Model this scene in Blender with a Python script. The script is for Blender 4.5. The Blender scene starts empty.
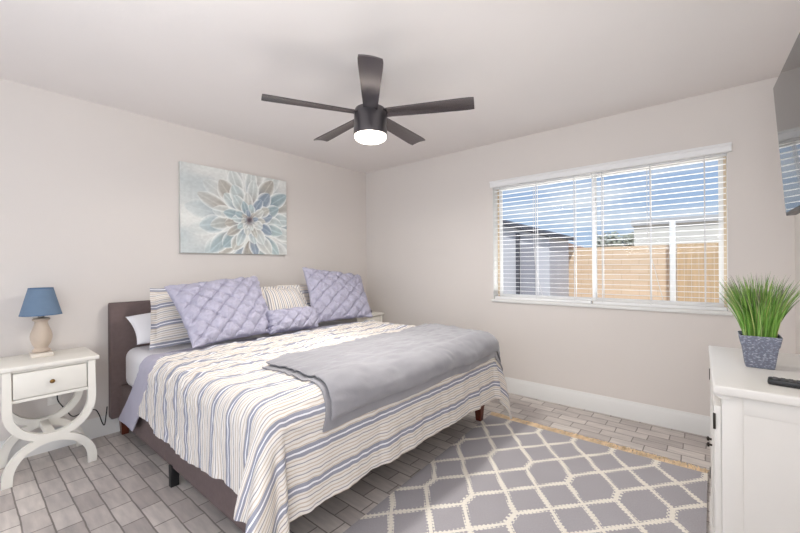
import bpy, bmesh, math, random
import numpy as np
from mathutils import Vector, Matrix, noise

random.seed(7)
scene = bpy.context.scene
COL = scene.collection
PI = math.pi

# ------------------------------------------------------------------ camera
YAW, PITCH, ROLL = 0.6974, -0.001, -0.008
CAM = Vector((3.4547, -3.4442, 1.2291))
fw = Vector((-math.sin(YAW) * math.cos(PITCH), math.cos(YAW) * math.cos(PITCH), math.sin(PITCH)))
rt = Vector((math.cos(YAW), math.sin(YAW), 0))
up = rt.cross(fw)
r2 = rt * math.cos(ROLL) + up * math.sin(ROLL)
u2 = up * math.cos(ROLL) - rt * math.sin(ROLL)
cam = bpy.data.cameras.new('camera')
cam.sensor_width = 36
cam.lens = 373.56 / 800 * 36
cam.clip_start = 0.02
co = bpy.data.objects.new('camera', cam)
COL.objects.link(co)
M = Matrix((r2, u2, -fw)).transposed().to_4x4()
M.translation = CAM
co.matrix_world = M
scene.camera = co

# ------------------------------------------------------------------ exposure, sky, sun, area lights
scene.view_settings.view_transform = 'Standard'
scene.view_settings.look = 'None'
scene.view_settings.gamma = 1
scene.view_settings.use_curve_mapping = False
scene.view_settings.exposure = 0.54
cy = scene.cycles
cy.use_denoising = True
cy.max_bounces = 10
cy.diffuse_bounces = 6
cy.transparent_max_bounces = 16
cy.sample_clamp_indirect = 6.0
cy.caustics_reflective = False
cy.caustics_refractive = False

SKY_STRENGTH = 0.68
SUN_STRENGTH = 2.2
SOUTH_FILL_POWER = 9
WIN_POWER = 135
FAN_POWER = 17
CEIL_FILL_POWER = 29
EAST_FILL_POWER = 18


def lin(c):
    out = []
    for v in c[:3]:
        v = v / 255.0
        out.append(v / 12.92 if v <= 0.04045 else ((v + 0.055) / 1.055) ** 2.4)
    return (*out, 1.0)


w = bpy.data.worlds.new('sky')
scene.world = w
w.use_nodes = True
nt = w.node_tree
nt.nodes.clear()
N = nt.nodes.new
tc = N('ShaderNodeTexCoord')
sep = N('ShaderNodeSeparateXYZ')
nt.links.new(tc.outputs['Generated'], sep.inputs[0])
gr = N('ShaderNodeValToRGB')
gr.color_ramp.elements[0].position = 0.0
gr.color_ramp.elements[0].color = lin((186, 206, 232))
gr.color_ramp.elements[1].position = 0.45
gr.color_ramp.elements[1].color = lin((128, 164, 218))
nt.links.new(sep.outputs['Z'], gr.inputs[0])
mp = N('ShaderNodeMapping')
mp.inputs['Scale'].default_value = (2.2, 2.2, 11.0)
mp.inputs['Rotation'].default_value = (0.05, 0.12, 0)
nt.links.new(tc.outputs['Generated'], mp.inputs[0])
cn = N('ShaderNodeTexNoise')
cn.inputs['Scale'].default_value = 1.5
cn.inputs['Detail'].default_value = 5
nt.links.new(mp.outputs[0], cn.inputs['Vector'])
cr = N('ShaderNodeValToRGB')
cr.color_ramp.elements[0].position = 0.47
cr.color_ramp.elements[0].color = (0, 0, 0, 1)
cr.color_ramp.elements[1].position = 0.72
cr.color_ramp.elements[1].color = (0.85, 0.85, 0.85, 1)
nt.links.new(cn.outputs['Fac'], cr.inputs[0])
mx = N('ShaderNodeMixRGB')
mx.inputs[2].default_value = lin((238, 240, 246))
nt.links.new(cr.outputs[0], mx.inputs[0])
nt.links.new(gr.outputs[0], mx.inputs[1])
bg = N('ShaderNodeBackground')
bg.inputs[1].default_value = SKY_STRENGTH
nt.links.new(mx.outputs[0], bg.inputs[0])
wo = N('ShaderNodeOutputWorld')
nt.links.new(bg.outputs[0], wo.inputs[0])


def light(name, kind, loc, direction, energy, color=(1, 1, 1), **kw):
    d = bpy.data.lights.new(name, kind)
    d.energy = energy
    d.color = color
    for k, v in kw.items():
        setattr(d, k, v)
    o = bpy.data.objects.new(name, d)
    COL.objects.link(o)
    o.location = loc
    o.rotation_euler = Vector(direction).to_track_quat('-Z', 'Y').to_euler()
    return o


light('sun', 'SUN', (0, 0, 10), (-0.30, 0.62, -0.85), SUN_STRENGTH, (1, 0.975, 0.94), angle=0.01)
# fill lamp added outside the unseen south opening, behind the camera
light('south_fill', 'AREA', (1.45, -5.15, 1.15), (0.1, 1.0, 0.08), SOUTH_FILL_POWER, (0.97, 0.985, 1),
      shape='RECTANGLE', size=1.8, size_y=2.1)
# fill lamp added in the unseen east opening to brighten the bed foot
light('east_fill', 'AREA', (3.93, -4.2, 1.25), (-0.85, 1.0, 0.0), EAST_FILL_POWER, (0.98, 0.99, 1),
      shape='RECTANGLE', size=0.9, size_y=2.0)
# floating fill lamp added behind the camera, aimed up at the ceiling
light('ceiling_fill', 'AREA', (3.0, -4.1, 1.55), (0.12, 0.5, 1.0), CEIL_FILL_POWER, (0.97, 0.985, 1),
      shape='RECTANGLE', size=1.6, size_y=0.7)
# light thrown up through the window by the sunlit gravel under it
light('gravel_bounce', 'AREA', (2.65, 1.1, 0.05), (0.0, -0.80, 0.75), WIN_POWER, (1, 0.98, 0.97),
      shape='RECTANGLE', size=2.2, size_y=1.0)

# ------------------------------------------------------------------ materials
MATS = {}


def nodemat(name):
    m = bpy.data.materials.new(name)
    m.use_nodes = True
    b = m.node_tree.nodes['Principled BSDF']
    return m, m.node_tree, b


def mat(name, rgb, rough=0.6, var=0.0, vscale=8.0, bump=0.0, bscale=60.0, metal=0.0, stretch=(1, 1, 1), sheen=0.0, spec=None):
    if name in MATS:
        return MATS[name]
    m, t, b = nodemat(name)
    b.inputs['Roughness'].default_value = rough
    b.inputs['Metallic'].default_value = metal
    if sheen:
        b.inputs['Sheen Weight'].default_value = sheen
    if spec is not None:
        b.inputs['Specular IOR Level'].default_value = spec
    tcn = t.nodes.new('ShaderNodeTexCoord')
    mpn = t.nodes.new('ShaderNodeMapping')
    mpn.inputs['Scale'].default_value = stretch
    t.links.new(tcn.outputs['Object'], mpn.inputs[0])
    c = lin(rgb)
    n = t.nodes.new('ShaderNodeTexNoise')
    n.inputs['Scale'].default_value = vscale
    n.inputs['Detail'].default_value = 4
    t.links.new(mpn.outputs[0], n.inputs['Vector'])
    rp = t.nodes.new('ShaderNodeValToRGB')
    v = max(var, 0.004)
    rp.color_ramp.elements[0].position = 0.3
    rp.color_ramp.elements[1].position = 0.7
    rp.color_ramp.elements[0].color = (c[0] * (1 - v), c[1] * (1 - v), c[2] * (1 - v), 1)
    rp.color_ramp.elements[1].color = (min(1, c[0] * (1 + v)), min(1, c[1] * (1 + v)), min(1, c[2] * (1 + v)), 1)
    t.links.new(n.outputs['Fac'], rp.inputs[0])
    t.links.new(rp.outputs[0], b.inputs['Base Color'])
    if bump:
        n2 = t.nodes.new('ShaderNodeTexNoise')
        n2.inputs['Scale'].default_value = bscale
        n2.inputs['Detail'].default_value = 3
        t.links.new(mpn.outputs[0], n2.inputs['Vector'])
        bp = t.nodes.new('ShaderNodeBump')
        bp.inputs['Strength'].default_value = bump
        bp.inputs['Distance'].default_value = 0.004
        t.links.new(n2.outputs['Fac'], bp.inputs['Height'])
        t.links.new(bp.outputs[0], b.inputs['Normal'])
    MATS[name] = m
    return m


WALL = mat('wall_paint', (222, 216, 211), 0.85, 0.006, 3, 0.08, 120)
CEIL = mat('ceiling_paint', (236, 231, 228), 0.9, 0.006, 3, 0.1, 90)
TRIM = mat('trim_white', (228, 228, 226), 0.45, 0.004)
FURN = mat('painted_white_wood', (216, 213, 208), 0.38, 0.012, 5, 0.03, 40)
NSTAND = mat('nightstand_paint', (236, 233, 224), 0.4, 0.015, 6, 0.04, 40)
BRASS = mat('aged_brass', (150, 115, 70), 0.35, 0.1, 20, metal=1.0)
DARKMET = mat('dark_hinge_metal', (60, 55, 50), 0.4, 0.1, 20, metal=0.8)
TAUPE = mat('taupe_upholstery', (106, 91, 89), 0.9, 0.07, 40, 0.25, 350)
CHERRY = mat('cherry_wood', (96, 44, 28), 0.4, 0.25, 12, 0.05, 30, stretch=(6, 6, 1))
BLACK = mat('black_plastic', (28, 28, 30), 0.4, 0.05)
BLACKM = mat('black_metal', (20, 20, 22), 0.45, 0.05)
SHEET = mat('white_sheet', (232, 231, 234), 0.85, 0.01, 6, 0.15, 30)
LILAC = mat('lilac_cotton', (172, 169, 184), 0.85, 0.03, 5, 0.15, 40)
PURPLE = mat('lavender_pintuck', (170, 168, 186), 0.72, 0.05, 18, 0.12, 60)
THROW = mat('silver_plush', (142, 141, 146), 0.85, 0.09, 2.6, 0.2, 90, sheen=0.3)
BLADE = mat('dark_fan_blade', (102, 96, 98), 0.26, 0.05, 10, metal=.75)
FANMET = mat('gunmetal', (96, 93, 96), 0.32, 0.04, 10, metal=0.7)
VINYL = mat('window_vinyl', (226, 226, 226), 0.4, 0.004)
TANFRAME = mat('warm_lit_frame', (205, 186, 160), 0.5, 0.01)  # warm light from outside put into the frame's tan
SLAT = mat('blind_slat_white', (238, 238, 238), 0.45, 0.004)
CORD = mat('blind_cord', (225, 225, 225), 0.8, 0.004)
SHADE = mat('blue_lampshade', (108, 130, 154), 0.85, 0.04, 25, 0.2, 260)
WWOOD = mat('whitewashed_wood', (196, 180, 164), 0.7, 0.10, 14, 0.1, 40, stretch=(1, 1, .35))
WPLINTH = mat('distressed_white', (222, 214, 203), 0.65, 0.06, 30, 0.05, 40)
POT = None
PLASTICW = mat('white_plastic', (232, 230, 225), 0.4, 0.004)


def emission(name, rgb, strength):
    m, t, b = nodemat(name)
    b.inputs['Base Color'].default_value = lin(rgb)
    b.inputs['Emission Color'].default_value = lin(rgb)
    b.inputs['Emission Strength'].default_value = strength
    b.inputs['Roughness'].default_value = 0.4
    return m


LENS = emission('frosted_light', (255, 246, 232), 5.0)


def mathn(t, op, a, b=None, c=None, clamp=False):
    n = t.nodes.new('ShaderNodeMath')
    n.operation = op
    n.use_clamp = clamp
    for i, v in enumerate((a, b, c)):
        if v is None:
            continue
        if isinstance(v, (int, float)):
            n.inputs[i].default_value = v
        else:
            t.links.new(v, n.inputs[i])
    return n.outputs[0]


def mixc(t, f, a, b):
    n = t.nodes.new('ShaderNodeMixRGB')
    for i, v in enumerate((f, a, b)):
        if isinstance(v, (int, float)):
            n.inputs[i].default_value = v
        elif isinstance(v, tuple):
            n.inputs[i].default_value = v
        else:
            t.links.new(v, n.inputs[i])
    return n.outputs[0]


def tile_mat():
    m, t, b = nodemat('brick_tile_floor')
    tcn = t.nodes.new('ShaderNodeTexCoord')
    mpn = t.nodes.new('ShaderNodeMapping')
    mpn.inputs['Location'].default_value = (0.03, 0.07, 0)
    t.links.new(tcn.outputs['Object'], mpn.inputs[0])
    # slight wobble of the hand-cut edges
    nz = t.nodes.new('ShaderNodeTexNoise')
    nz.inputs['Scale'].default_value = 9
    t.links.new(mpn.outputs[0], nz.inputs['Vector'])
    va = t.nodes.new('ShaderNodeVectorMath')
    va.operation = 'MULTIPLY_ADD'
    va.inputs[1].default_value = (0.010, 0.010, 0)
    t.links.new(nz.outputs['Color'], va.inputs[0])
    t.links.new(mpn.outputs[0], va.inputs[2])
    br = t.nodes.new('ShaderNodeTexBrick')
    br.offset = 0.4
    br.inputs['Scale'].default_value = 1
    br.inputs['Brick Width'].default_value = 0.2
    br.inputs['Row Height'].default_value = 0.1
    br.inputs['Mortar Size'].default_value = 0.0038
    br.inputs['Mortar Smooth'].default_value = 0.15
    br.inputs['Bias'].default_value = 0.0
    br.inputs['Color1'].default_value = lin((214, 207, 201))
    br.inputs['Color2'].default_value = lin((182, 174, 170))
    br.inputs['Mortar'].default_value = lin((138, 131, 126))
    t.links.new(va.outputs[0], br.inputs['Vector'])
    st = t.nodes.new('ShaderNodeMapping')
    st.inputs['Scale'].default_value = (3, 16, 1)
    t.links.new(tcn.outputs['Object'], st.inputs[0])
    n2 = t.nodes.new('ShaderNodeTexNoise')
    n2.inputs['Scale'].default_value = 2.2
    n2.inputs['Detail'].default_value = 6
    t.links.new(st.outputs[0], n2.inputs['Vector'])
    rp = t.nodes.new('ShaderNodeValToRGB')
    rp.color_ramp.elements[0].position = 0.3
    rp.color_ramp.elements[1].position = 0.75
    rp.color_ramp.elements[0].color = (0.78, 0.78, 0.79, 1)
    rp.color_ramp.elements[1].color = (1.08, 1.07, 1.06, 1)
    t.links.new(n2.outputs['Fac'], rp.inputs[0])
    mu = t.nodes.new('ShaderNodeMixRGB')
    mu.blend_type = 'MULTIPLY'
    mu.inputs[0].default_value = 1
    t.links.new(br.outputs['Color'], mu.inputs[1])
    t.links.new(rp.outputs[0], mu.inputs[2])
    t.links.new(mu.outputs[0], b.inputs['Base Color'])
    b.inputs['Roughness'].default_value = 0.5
    bp = t.nodes.new('ShaderNodeBump')
    bp.inputs['Strength'].default_value = 0.5
    bp.inputs['Distance'].default_value = 0.004
    bp.invert = True
    t.links.new(br.outputs['Fac'], bp.inputs['Height'])
    t.links.new(bp.outputs[0], b.inputs['Normal'])
    return m


def rug_mat():
    m, t, b = nodemat('trellis_rug')
    tcn = t.nodes.new('ShaderNodeTexCoord')
    sp = t.nodes.new('ShaderNodeSeparateXYZ')
    t.links.new(tcn.outputs['UV'], sp.inputs[0])
    nz = t.nodes.new('ShaderNodeTexNoise')
    nz.inputs['Scale'].default_value = 6
    t.links.new(tcn.outputs['UV'], nz.inputs['Vector'])
    wob = mathn(t, 'MULTIPLY_ADD', nz.outputs['Fac'], 0.02, -0.01)
    x = mathn(t, 'ADD', sp.outputs['X'], wob)
    y = mathn(t, 'ADD', sp.outputs['Y'], wob)
    q = mathn(t, 'DIVIDE', y, 0.525)
    k = mathn(t, 'FLOOR', q)
    f = mathn(t, 'SUBTRACT', q, k)
    g = mathn(t, 'DIVIDE', mathn(t, 'SUBTRACT', f, 0.0857), 0.8286, clamp=True)
    G = mathn(t, 'MULTIPLY', mathn(t, 'ADD', k, g), 0.3555)
    P = 0.237

    def band(v):
        d = mathn(t, 'FRACT', mathn(t, 'DIVIDE', v, P))
        d = mathn(t, 'ABSOLUTE', mathn(t, 'SUBTRACT', d, 0.5))
        return mathn(t, 'MULTIPLY', mathn(t, 'SUBTRACT', 0.5, d), P * 0.8)
    d1 = band(mathn(t, 'SUBTRACT', x, G))
    d2 = band(mathn(t, 'ADD', x, G))
    d = mathn(t, 'MINIMUM', d1, d2)
    # stitched edge: the half width steps with the weft
    wv = mathn(t, 'SINE', mathn(t, 'MULTIPLY', sp.outputs['Y'], 2 * PI / 0.030))
    wx = mathn(t, 'SINE', mathn(t, 'MULTIPLY', sp.outputs['X'], 2 * PI / 0.030))
    stitch = mathn(t, 'MULTIPLY', wv, wx)
    hw = mathn(t, 'MULTIPLY_ADD', mathn(t, 'SIGN', stitch), 0.0048, 0.0130)
    line = mathn(t, 'MULTIPLY_ADD', mathn(t, 'SUBTRACT', hw, d), 500, 0.5, clamp=True)
    fine = t.nodes.new('ShaderNodeTexNoise')
    fine.inputs['Scale'].default_value = 180
    fine.inputs['Detail'].default_value = 2
    t.links.new(tcn.outputs['UV'], fine.inputs['Vector'])
    big = t.nodes.new('ShaderNodeTexNoise')
    big.inputs['Scale'].default_value = 5
    t.links.new(tcn.outputs['UV'], big.inputs['Vector'])
    gcol = mixc(t, fine.outputs['Fac'], lin((136, 133, 137)), lin((176, 172, 175)))
    gcol = mixc(t, mathn(t, 'MULTIPLY', big.outputs['Fac'], 0.5), gcol, lin((172, 169, 174)))
    lcol = mixc(t, fine.outputs['Fac'], lin((208, 202, 190)), lin((246, 241, 231)))
    col = mixc(t, line, gcol, lcol)
    t.links.new(col, b.inputs['Base Color'])
    b.inputs['Roughness'].default_value = 0.95
    bp = t.nodes.new('ShaderNodeBump')
    bp.inputs['Strength'].default_value = 0.6
    bp.inputs['Distance'].default_value = 0.004
    hgt = mathn(t, 'MULTIPLY_ADD', line, 0.7, mathn(t, 'MULTIPLY', fine.outputs['Fac'], 0.6))
    t.links.new(hgt, bp.inputs['Height'])
    t.links.new(bp.outputs[0], b.inputs['Normal'])
    return m


def stripe_mat(name, axis, period=0.145, plain=False):
    m, t, b = nodemat(name)
    tcn = t.nodes.new('ShaderNodeTexCoord')
    sp = t.nodes.new('ShaderNodeSeparateXYZ')
    t.links.new(tcn.outputs['UV'], sp.inputs[0])
    v = mathn(t, 'FRACT', mathn(t, 'DIVIDE', sp.outputs[axis], period))
    rp = t.nodes.new('ShaderNodeValToRGB')
    rp.color_ramp.interpolation = 'CONSTANT'
    slate, white = lin((150, 152, 165)), lin((243, 243, 247))
    cream, tan, grey = lin((233, 228, 222)), lin((200, 186, 170)), lin((156, 153, 158))
    stops = [] if plain else [(0.0, slate), (0.105, white), (0.155, slate), (0.26, cream)]
    p = 0.02 if plain else 0.31
    i = 0
    if plain:
        stops.append((0.0, cream))
    while p < 0.97:
        stops.append((p, (tan, grey, tan)[i % 3] if not plain else (grey, tan, slate)[i % 3]))
        stops.append((p + (0.07 if plain else 0.034), cream))
        p += 0.108 if not plain else 0.16
        i += 1
    els = rp.color_ramp.elements
    els[0].position, els[0].color = stops[0]
    els[1].position, els[1].color = stops[1]
    for s in stops[2:]:
        e = els.new(s[0])
        e.color = s[1]
    t.links.new(v, rp.inputs[0])
    n = t.nodes.new('ShaderNodeTexNoise')
    n.inputs['Scale'].default_value = 300
    t.links.new(tcn.outputs['UV'], n.inputs['Vector'])
    mu = t.nodes.new('ShaderNodeMixRGB')
    mu.blend_type = 'MULTIPLY'
    mu.inputs[0].default_value = 0.12
    t.links.new(rp.outputs[0], mu.inputs[1])
    t.links.new(n.outputs['Fac'], mu.inputs[2])
    t.links.new(mu.outputs[0], b.inputs['Base Color'])
    b.inputs['Roughness'].default_value = 0.85
    mpn = t.nodes.new('ShaderNodeMapping')
    mpn.inputs['Scale'].default_value = (34, 9, 1) if axis == 'X' else (9, 34, 1)
    t.links.new(tcn.outputs['UV'], mpn.inputs[0])
    n2 = t.nodes.new('ShaderNodeTexNoise')
    n2.inputs['Scale'].default_value = 1.0
    n2.inputs['Detail'].default_value = 3
    t.links.new(mpn.outputs[0], n2.inputs['Vector'])
    bp = t.nodes.new('ShaderNodeBump')
    bp.inputs['Strength'].default_value = 0.45
    bp.inputs['Distance'].default_value = 0.012
    t.links.new(n2.outputs['Fac'], bp.inputs['Height'])
    t.links.new(bp.outputs[0], b.inputs['Normal'])
    return m


def glass_mat():
    m = bpy.data.materials.new('window_glass')
    m.use_nodes = True
    t = m.node_tree
    t.nodes.clear()
    tr = t.nodes.new('ShaderNodeBsdfTransparent')
    tr.inputs[0].default_value = (0.97, 0.985, 0.98, 1)
    gl = t.nodes.new('ShaderNodeBsdfGlossy')
    gl.inputs['Roughness'].default_value = 0.02
    fr = t.nodes.new('ShaderNodeFresnel')
    fr.inputs['IOR'].default_value = 1.12
    mxs = t.nodes.new('ShaderNodeMixShader')
    o = t.nodes.new('ShaderNodeOutputMaterial')
    t.links.new(fr.outputs[0], mxs.inputs[0])
    t.links.new(tr.outputs[0], mxs.inputs[1])
    t.links.new(gl.outputs[0], mxs.inputs[2])
    t.links.new(mxs.outputs[0], o.inputs[0])
    return m


def screen_mat():
    m, t, b = nodemat('glossy_screen')
    b.inputs['Base Color'].default_value = (0.004, 0.004, 0.005, 1)
    b.inputs['Roughness'].default_value = 0.04
    b.inputs['Specular IOR Level'].default_value = 0.9
    return m


def pot_mat():
    m, t, b = nodemat('grey_stone_pot')
    tcn = t.nodes.new('ShaderNodeTexCoord')
    mpn = t.nodes.new('ShaderNodeMapping')
    mpn.inputs['Scale'].default_value = (1, 1, 1.8)
    t.links.new(tcn.outputs['Object'], mpn.inputs[0])
    n = t.nodes.new('ShaderNodeTexNoise')
    n.inputs['Scale'].default_value = 130
    n.inputs['Detail'].default_value = 4
    t.links.new(mpn.outputs[0], n.inputs['Vector'])
    rp = t.nodes.new('ShaderNodeValToRGB')
    rp.color_ramp.elements[0].position = 0.42
    rp.color_ramp.elements[0].color = lin((112, 116, 130))
    rp.color_ramp.elements[1].position = 0.68
    rp.color_ramp.elements[1].color = lin((186, 190, 202))
    e = rp.color_ramp.elements.new(0.55)
    e.color = lin((122, 126, 142))
    t.links.new(n.outputs['Fac'], rp.inputs[0])
    t.links.new(rp.outputs[0], b.inputs['Base Color'])
    b.inputs['Roughness'].default_value = 0.85
    bp = t.nodes.new('ShaderNodeBump')
    bp.inputs['Strength'].default_value = 0.5
    bp.inputs['Distance'].default_value = 0.003
    t.links.new(n.outputs['Fac'], bp.inputs['Height'])
    t.links.new(bp.outputs[0], b.inputs['Normal'])
    return m


def attr_mat(name, attr, rough=0.6, trans=0.0):
    m, t, b = nodemat(name)
    a = t.nodes.new('ShaderNodeAttribute')
    a.attribute_name = attr
    t.links.new(a.outputs['Color'], b.inputs['Base Color'])
    b.inputs['Roughness'].default_value = rough
    return m


def block_mat():
    m, t, b = nodemat('tan_block')
    tcn = t.nodes.new('ShaderNodeTexCoord')
    mpn = t.nodes.new('ShaderNodeMapping')
    mpn.inputs['Rotation'].default_value = (PI / 2, 0, 0)
    t.links.new(tcn.outputs['Object'], mpn.inputs[0])
    br = t.nodes.new('ShaderNodeTexBrick')
    br.inputs['Scale'].default_value = 1
    br.inputs['Brick Width'].default_value = 0.4
    br.inputs['Row Height'].default_value = 0.2
    br.inputs['Mortar Size'].default_value = 0.008
    br.inputs['Color1'].default_value = lin((226, 200, 172))
    br.inputs['Color2'].default_value = lin((220, 192, 162))
    br.inputs['Mortar'].default_value = lin((208, 180, 150))
    t.links.new(mpn.outputs[0], br.inputs['Vector'])
    t.links.new(br.outputs['Color'], b.inputs['Base Color'])
    b.inputs['Roughness'].default_value = 0.9
    return m


TILE, RUG = tile_mat(), rug_mat()
COMF = stripe_mat('striped_comforter', 'X')
SHAMS = stripe_mat('striped_sham', 'Y')
MIDS = stripe_mat('striped_cushion', 'X', 0.11, True)
GLASS, SCREEN, POT = glass_mat(), screen_mat(), pot_mat()
BLOCK = block_mat()

# ------------------------------------------------------------------ helpers


def smooth(me, angle=35):
    for p in me.polygons:
        p.use_smooth = True
    me.set_sharp_from_angle(angle=math.radians(angle))


def obj(name, bm, material, parent=None, base=True, ang=35):
    """Link bm (world coordinates) as one mesh object; a part is moved into its thing's frame."""
    me = bpy.data.meshes.new(name)
    bmesh.ops.recalc_face_normals(bm, faces=bm.faces[:]) if base != 'keep' else None
    bm.to_mesh(me)
    bm.free()
    smooth(me, ang)
    mats = material if isinstance(material, (list, tuple)) else [material]
    for mm in mats:
        me.materials.append(mm)
    o = bpy.data.objects.new(name, me)
    COL.objects.link(o)
    if parent is not None:
        root = parent
        off = Vector()
        while root is not None:
            off += root.location
            root = root.parent
        me.transform(Matrix.Translation(-off))
        o.parent = parent
    else:
        xs = [v.co for v in me.vertices]
        c = Vector(((min(v.x for v in xs) + max(v.x for v in xs)) / 2, (min(v.y for v in xs) + max(v.y for v in xs)) / 2, min(v.z for v in xs)))
        me.transform(Matrix.Translation(-c))
        o.location = c
    return o


def tag(o, label, cat, group=None):
    o['label'] = label
    o['category'] = cat
    if group:
        o['group'] = group
    return o


def thing(name, loc, label, cat, group=None):
    o = bpy.data.objects.new(name, None)
    o.empty_display_size = 0.1
    COL.objects.link(o)
    o.location = loc
    return tag(o, label, cat, group)


def struct(name, bm, material, parent=None):
    o = obj(name, bm, material, parent)
    if parent is None:
        o['kind'] = 'structure'
    return o


def box(bm, x0, x1, y0, y1, z0, z1, bev=0.0, seg=2):
    r = bmesh.ops.create_cube(bm, size=1)
    vs = r['verts']
    for v in vs:
        v.co = Vector((x0 + (v.co.x + .5) * (x1 - x0), y0 + (v.co.y + .5) * (y1 - y0), z0 + (v.co.z + .5) * (z1 - z0)))
    if bev:
        es = list({e for v in vs for e in v.link_edges})
        bmesh.ops.bevel(bm, geom=es, offset=bev, segments=seg, affect='EDGES', profile=0.5)
    return bm


def B(*a, **k):
    return box(bmesh.new(), *a, **k)


def lathe(bm, prof, cx, cy, seg=32, cap=True):
    rings = []
    for r, z in prof:
        rings.append([bm.verts.new((cx + r * math.cos(2 * PI * i / seg), cy + r * math.sin(2 * PI * i / seg), z)) for i in range(seg)])
    for a, b in zip(rings, rings[1:]):
        for i in range(seg):
            bm.faces.new((a[i], a[(i + 1) % seg], b[(i + 1) % seg], b[i]))
    if cap:
        bm.faces.new(rings[0][::-1])
        bm.faces.new(rings[-1])
    return bm


def tube(bm, pts, r, seg=8, cap=True):
    pts = [Vector(p) for p in pts]
    rings = []
    n = None
    for i, p in enumerate(pts):
        d = (pts[min(i + 1, len(pts) - 1)] - pts[max(i - 1, 0)]).normalized()
        if n is None:
            n = d.orthogonal().normalized()
        n = (n - d * n.dot(d)).normalized()
        b = d.cross(n)
        rr = r(i / (len(pts) - 1)) if callable(r) else r
        rings.append([bm.verts.new(p + (n * math.cos(2 * PI * k / seg) + b * math.sin(2 * PI * k / seg)) * rr) for k in range(seg)])
    for a, b in zip(rings, rings[1:]):
        for i in range(seg):
            bm.faces.new((a[i], a[(i + 1) % seg], b[(i + 1) % seg], b[i]))
    if cap:
        bm.faces.new(rings[0][::-1])
        bm.faces.new(rings[-1])
    return bm


def smooth_path(pts, n=8):
    """Catmull-Rom through pts."""
    P = [Vector(p) for p in pts]
    P = [P[0] * 2 - P[1]] + P + [P[-1] * 2 - P[-2]]
    out = []
    for i in range(1, len(P) - 2):
        for k in range(n):
            t = k / n
            a, b, c, d = P[i - 1], P[i], P[i + 1], P[i + 2]
            out.append(0.5 * ((2 * b) + (c - a) * t + (2 * a - 5 * b + 4 * c - d) * t * t + (3 * b - a - 3 * c + d) * t ** 3))
    out.append(P[-2])
    return out


def prism(bm, poly, axis, a, b, bev=0.0):
    """Extrude a 2-D outline along an axis from a to b."""
    def v3(p, h):
        return {'x': (h, p[0], p[1]), 'y': (p[0], h, p[1]), 'z': (p[0], p[1], h)}[axis]
    f = [bm.verts.new(v3(p, a)) for p in poly]
    g = [bm.verts.new(v3(p, b)) for p in poly]
    n = len(poly)
    fa = bm.faces.new(f)
    fb = bm.faces.new(g[::-1])
    for i in range(n):
        bm.faces.new((f[i], g[i], g[(i + 1) % n], f[(i + 1) % n]))
    if bev:
        es = list(fa.edges) + list(fb.edges)
        bmesh.ops.bevel(bm, geom=es, offset=bev, segments=2, affect='EDGES', profile=0.5)
    return bm


def sstep(a, b, x):
    t = max(0.0, min(1.0, (x - a) / (b - a)))
    return t * t * (3 - 2 * t)


def nz(x, y, z=0.0):
    return noise.noise(Vector((x, y, z)))


def grid_mesh(name, fn, nu, nv, material, parent=None, thick=0.0, uvfn=None, ang=80):
    """fn(i/nu, j/nv) -> point; uvfn -> uv in metres; thick builds a closed shell below the surface."""
    bm = bmesh.new()
    uvl = bm.loops.layers.uv.new('UVMap')
    V = [[bm.verts.new(fn(i / nu, j / nv)) for j in range(nv + 1)] for i in range(nu + 1)]
    for i in range(nu):
        for j in range(nv):
            f = bm.faces.new((V[i][j], V[i + 1][j], V[i + 1][j + 1], V[i][j + 1]))
            for l, (a, b) in zip(f.loops, ((i, j), (i + 1, j), (i + 1, j + 1), (i, j + 1))):
                l[uvl].uv = uvfn(a / nu, b / nv) if uvfn else (a / nu, b / nv)
    if thick:
        bm.normal_update()
        bmesh.ops.solidify(bm, geom=bm.faces[:], thickness=thick)
    return obj(name, bm, material, parent, ang=ang)


# ------------------------------------------------------------------ room shell
H = 2.44
XE, YS = 3.856, -4.75
WX0, WX1, WZ0, WZ1 = 1.778, 3.535, 0.895, 2.03
WT = 0.16

struct('floor', B(-0.15, XE + 0.15, YS - 0.15, WT, -0.12, 0.0), TILE)
struct('ceiling', B(-0.15, XE + 0.15, YS - 2.6, WT + 0.35, H, H + 0.25), CEIL)  # runs on past the south wall as an added overhang against the sun
struct('wall_west', B(-0.15, 0, YS - 0.15, WT, 0, H), WALL)
bm = bmesh.new()
box(bm, 0, WX0, 0, WT, 0, H)
box(bm, WX1, XE + 0.15, 0, WT, 0, H)
box(bm, WX0, WX1, 0, WT, 0, WZ0)
box(bm, WX0, WX1, 0, WT, WZ1, H)
struct('wall_north', bm, WALL)
bm = bmesh.new()
box(bm, XE, XE + 0.15, -3.7, 0, 0, H)
box(bm, XE, XE + 0.15, YS - 0.15, -4.65, 0, H)
box(bm, XE, XE + 0.15, -4.65, -3.7, 2.25, H)  # head of an opening added for the east fill lamp
struct('wall_east', bm, WALL)
bm = bmesh.new()
box(bm, 0, 0.35, YS - 0.15, YS, 0, H)
box(bm, 3.55, XE, YS - 0.15, YS, 0, H)
box(bm, 0.35, 3.55, YS - 0.15, YS, 2.3, H)  # wide opening below is added so the south fill lamp shines in
struct('wall_south', bm, WALL)


def base_prof(t):
    return [(0, 0), (t, 0), (t, .108), (t - .003, .114), (t - .005, .126), (t - .009, .132), (t - .010, .142), (0, .142)]


pr = base_prof(0.016)
bm = bmesh.new()
prism(bm, [(-p[0], p[1]) for p in pr], 'x', 0.016, XE - 0.016)
struct('baseboard_north', bm, TRIM)
bm = bmesh.new()
prism(bm, [(p[0], p[1]) for p in pr], 'y', YS, 0)
struct('baseboard_west', bm, TRIM)
bm = bmesh.new()
prism(bm, [(XE - p[0], p[1]) for p in pr], 'y', -3.7, -0.0)
struct('baseboard_east', bm, TRIM)

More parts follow.
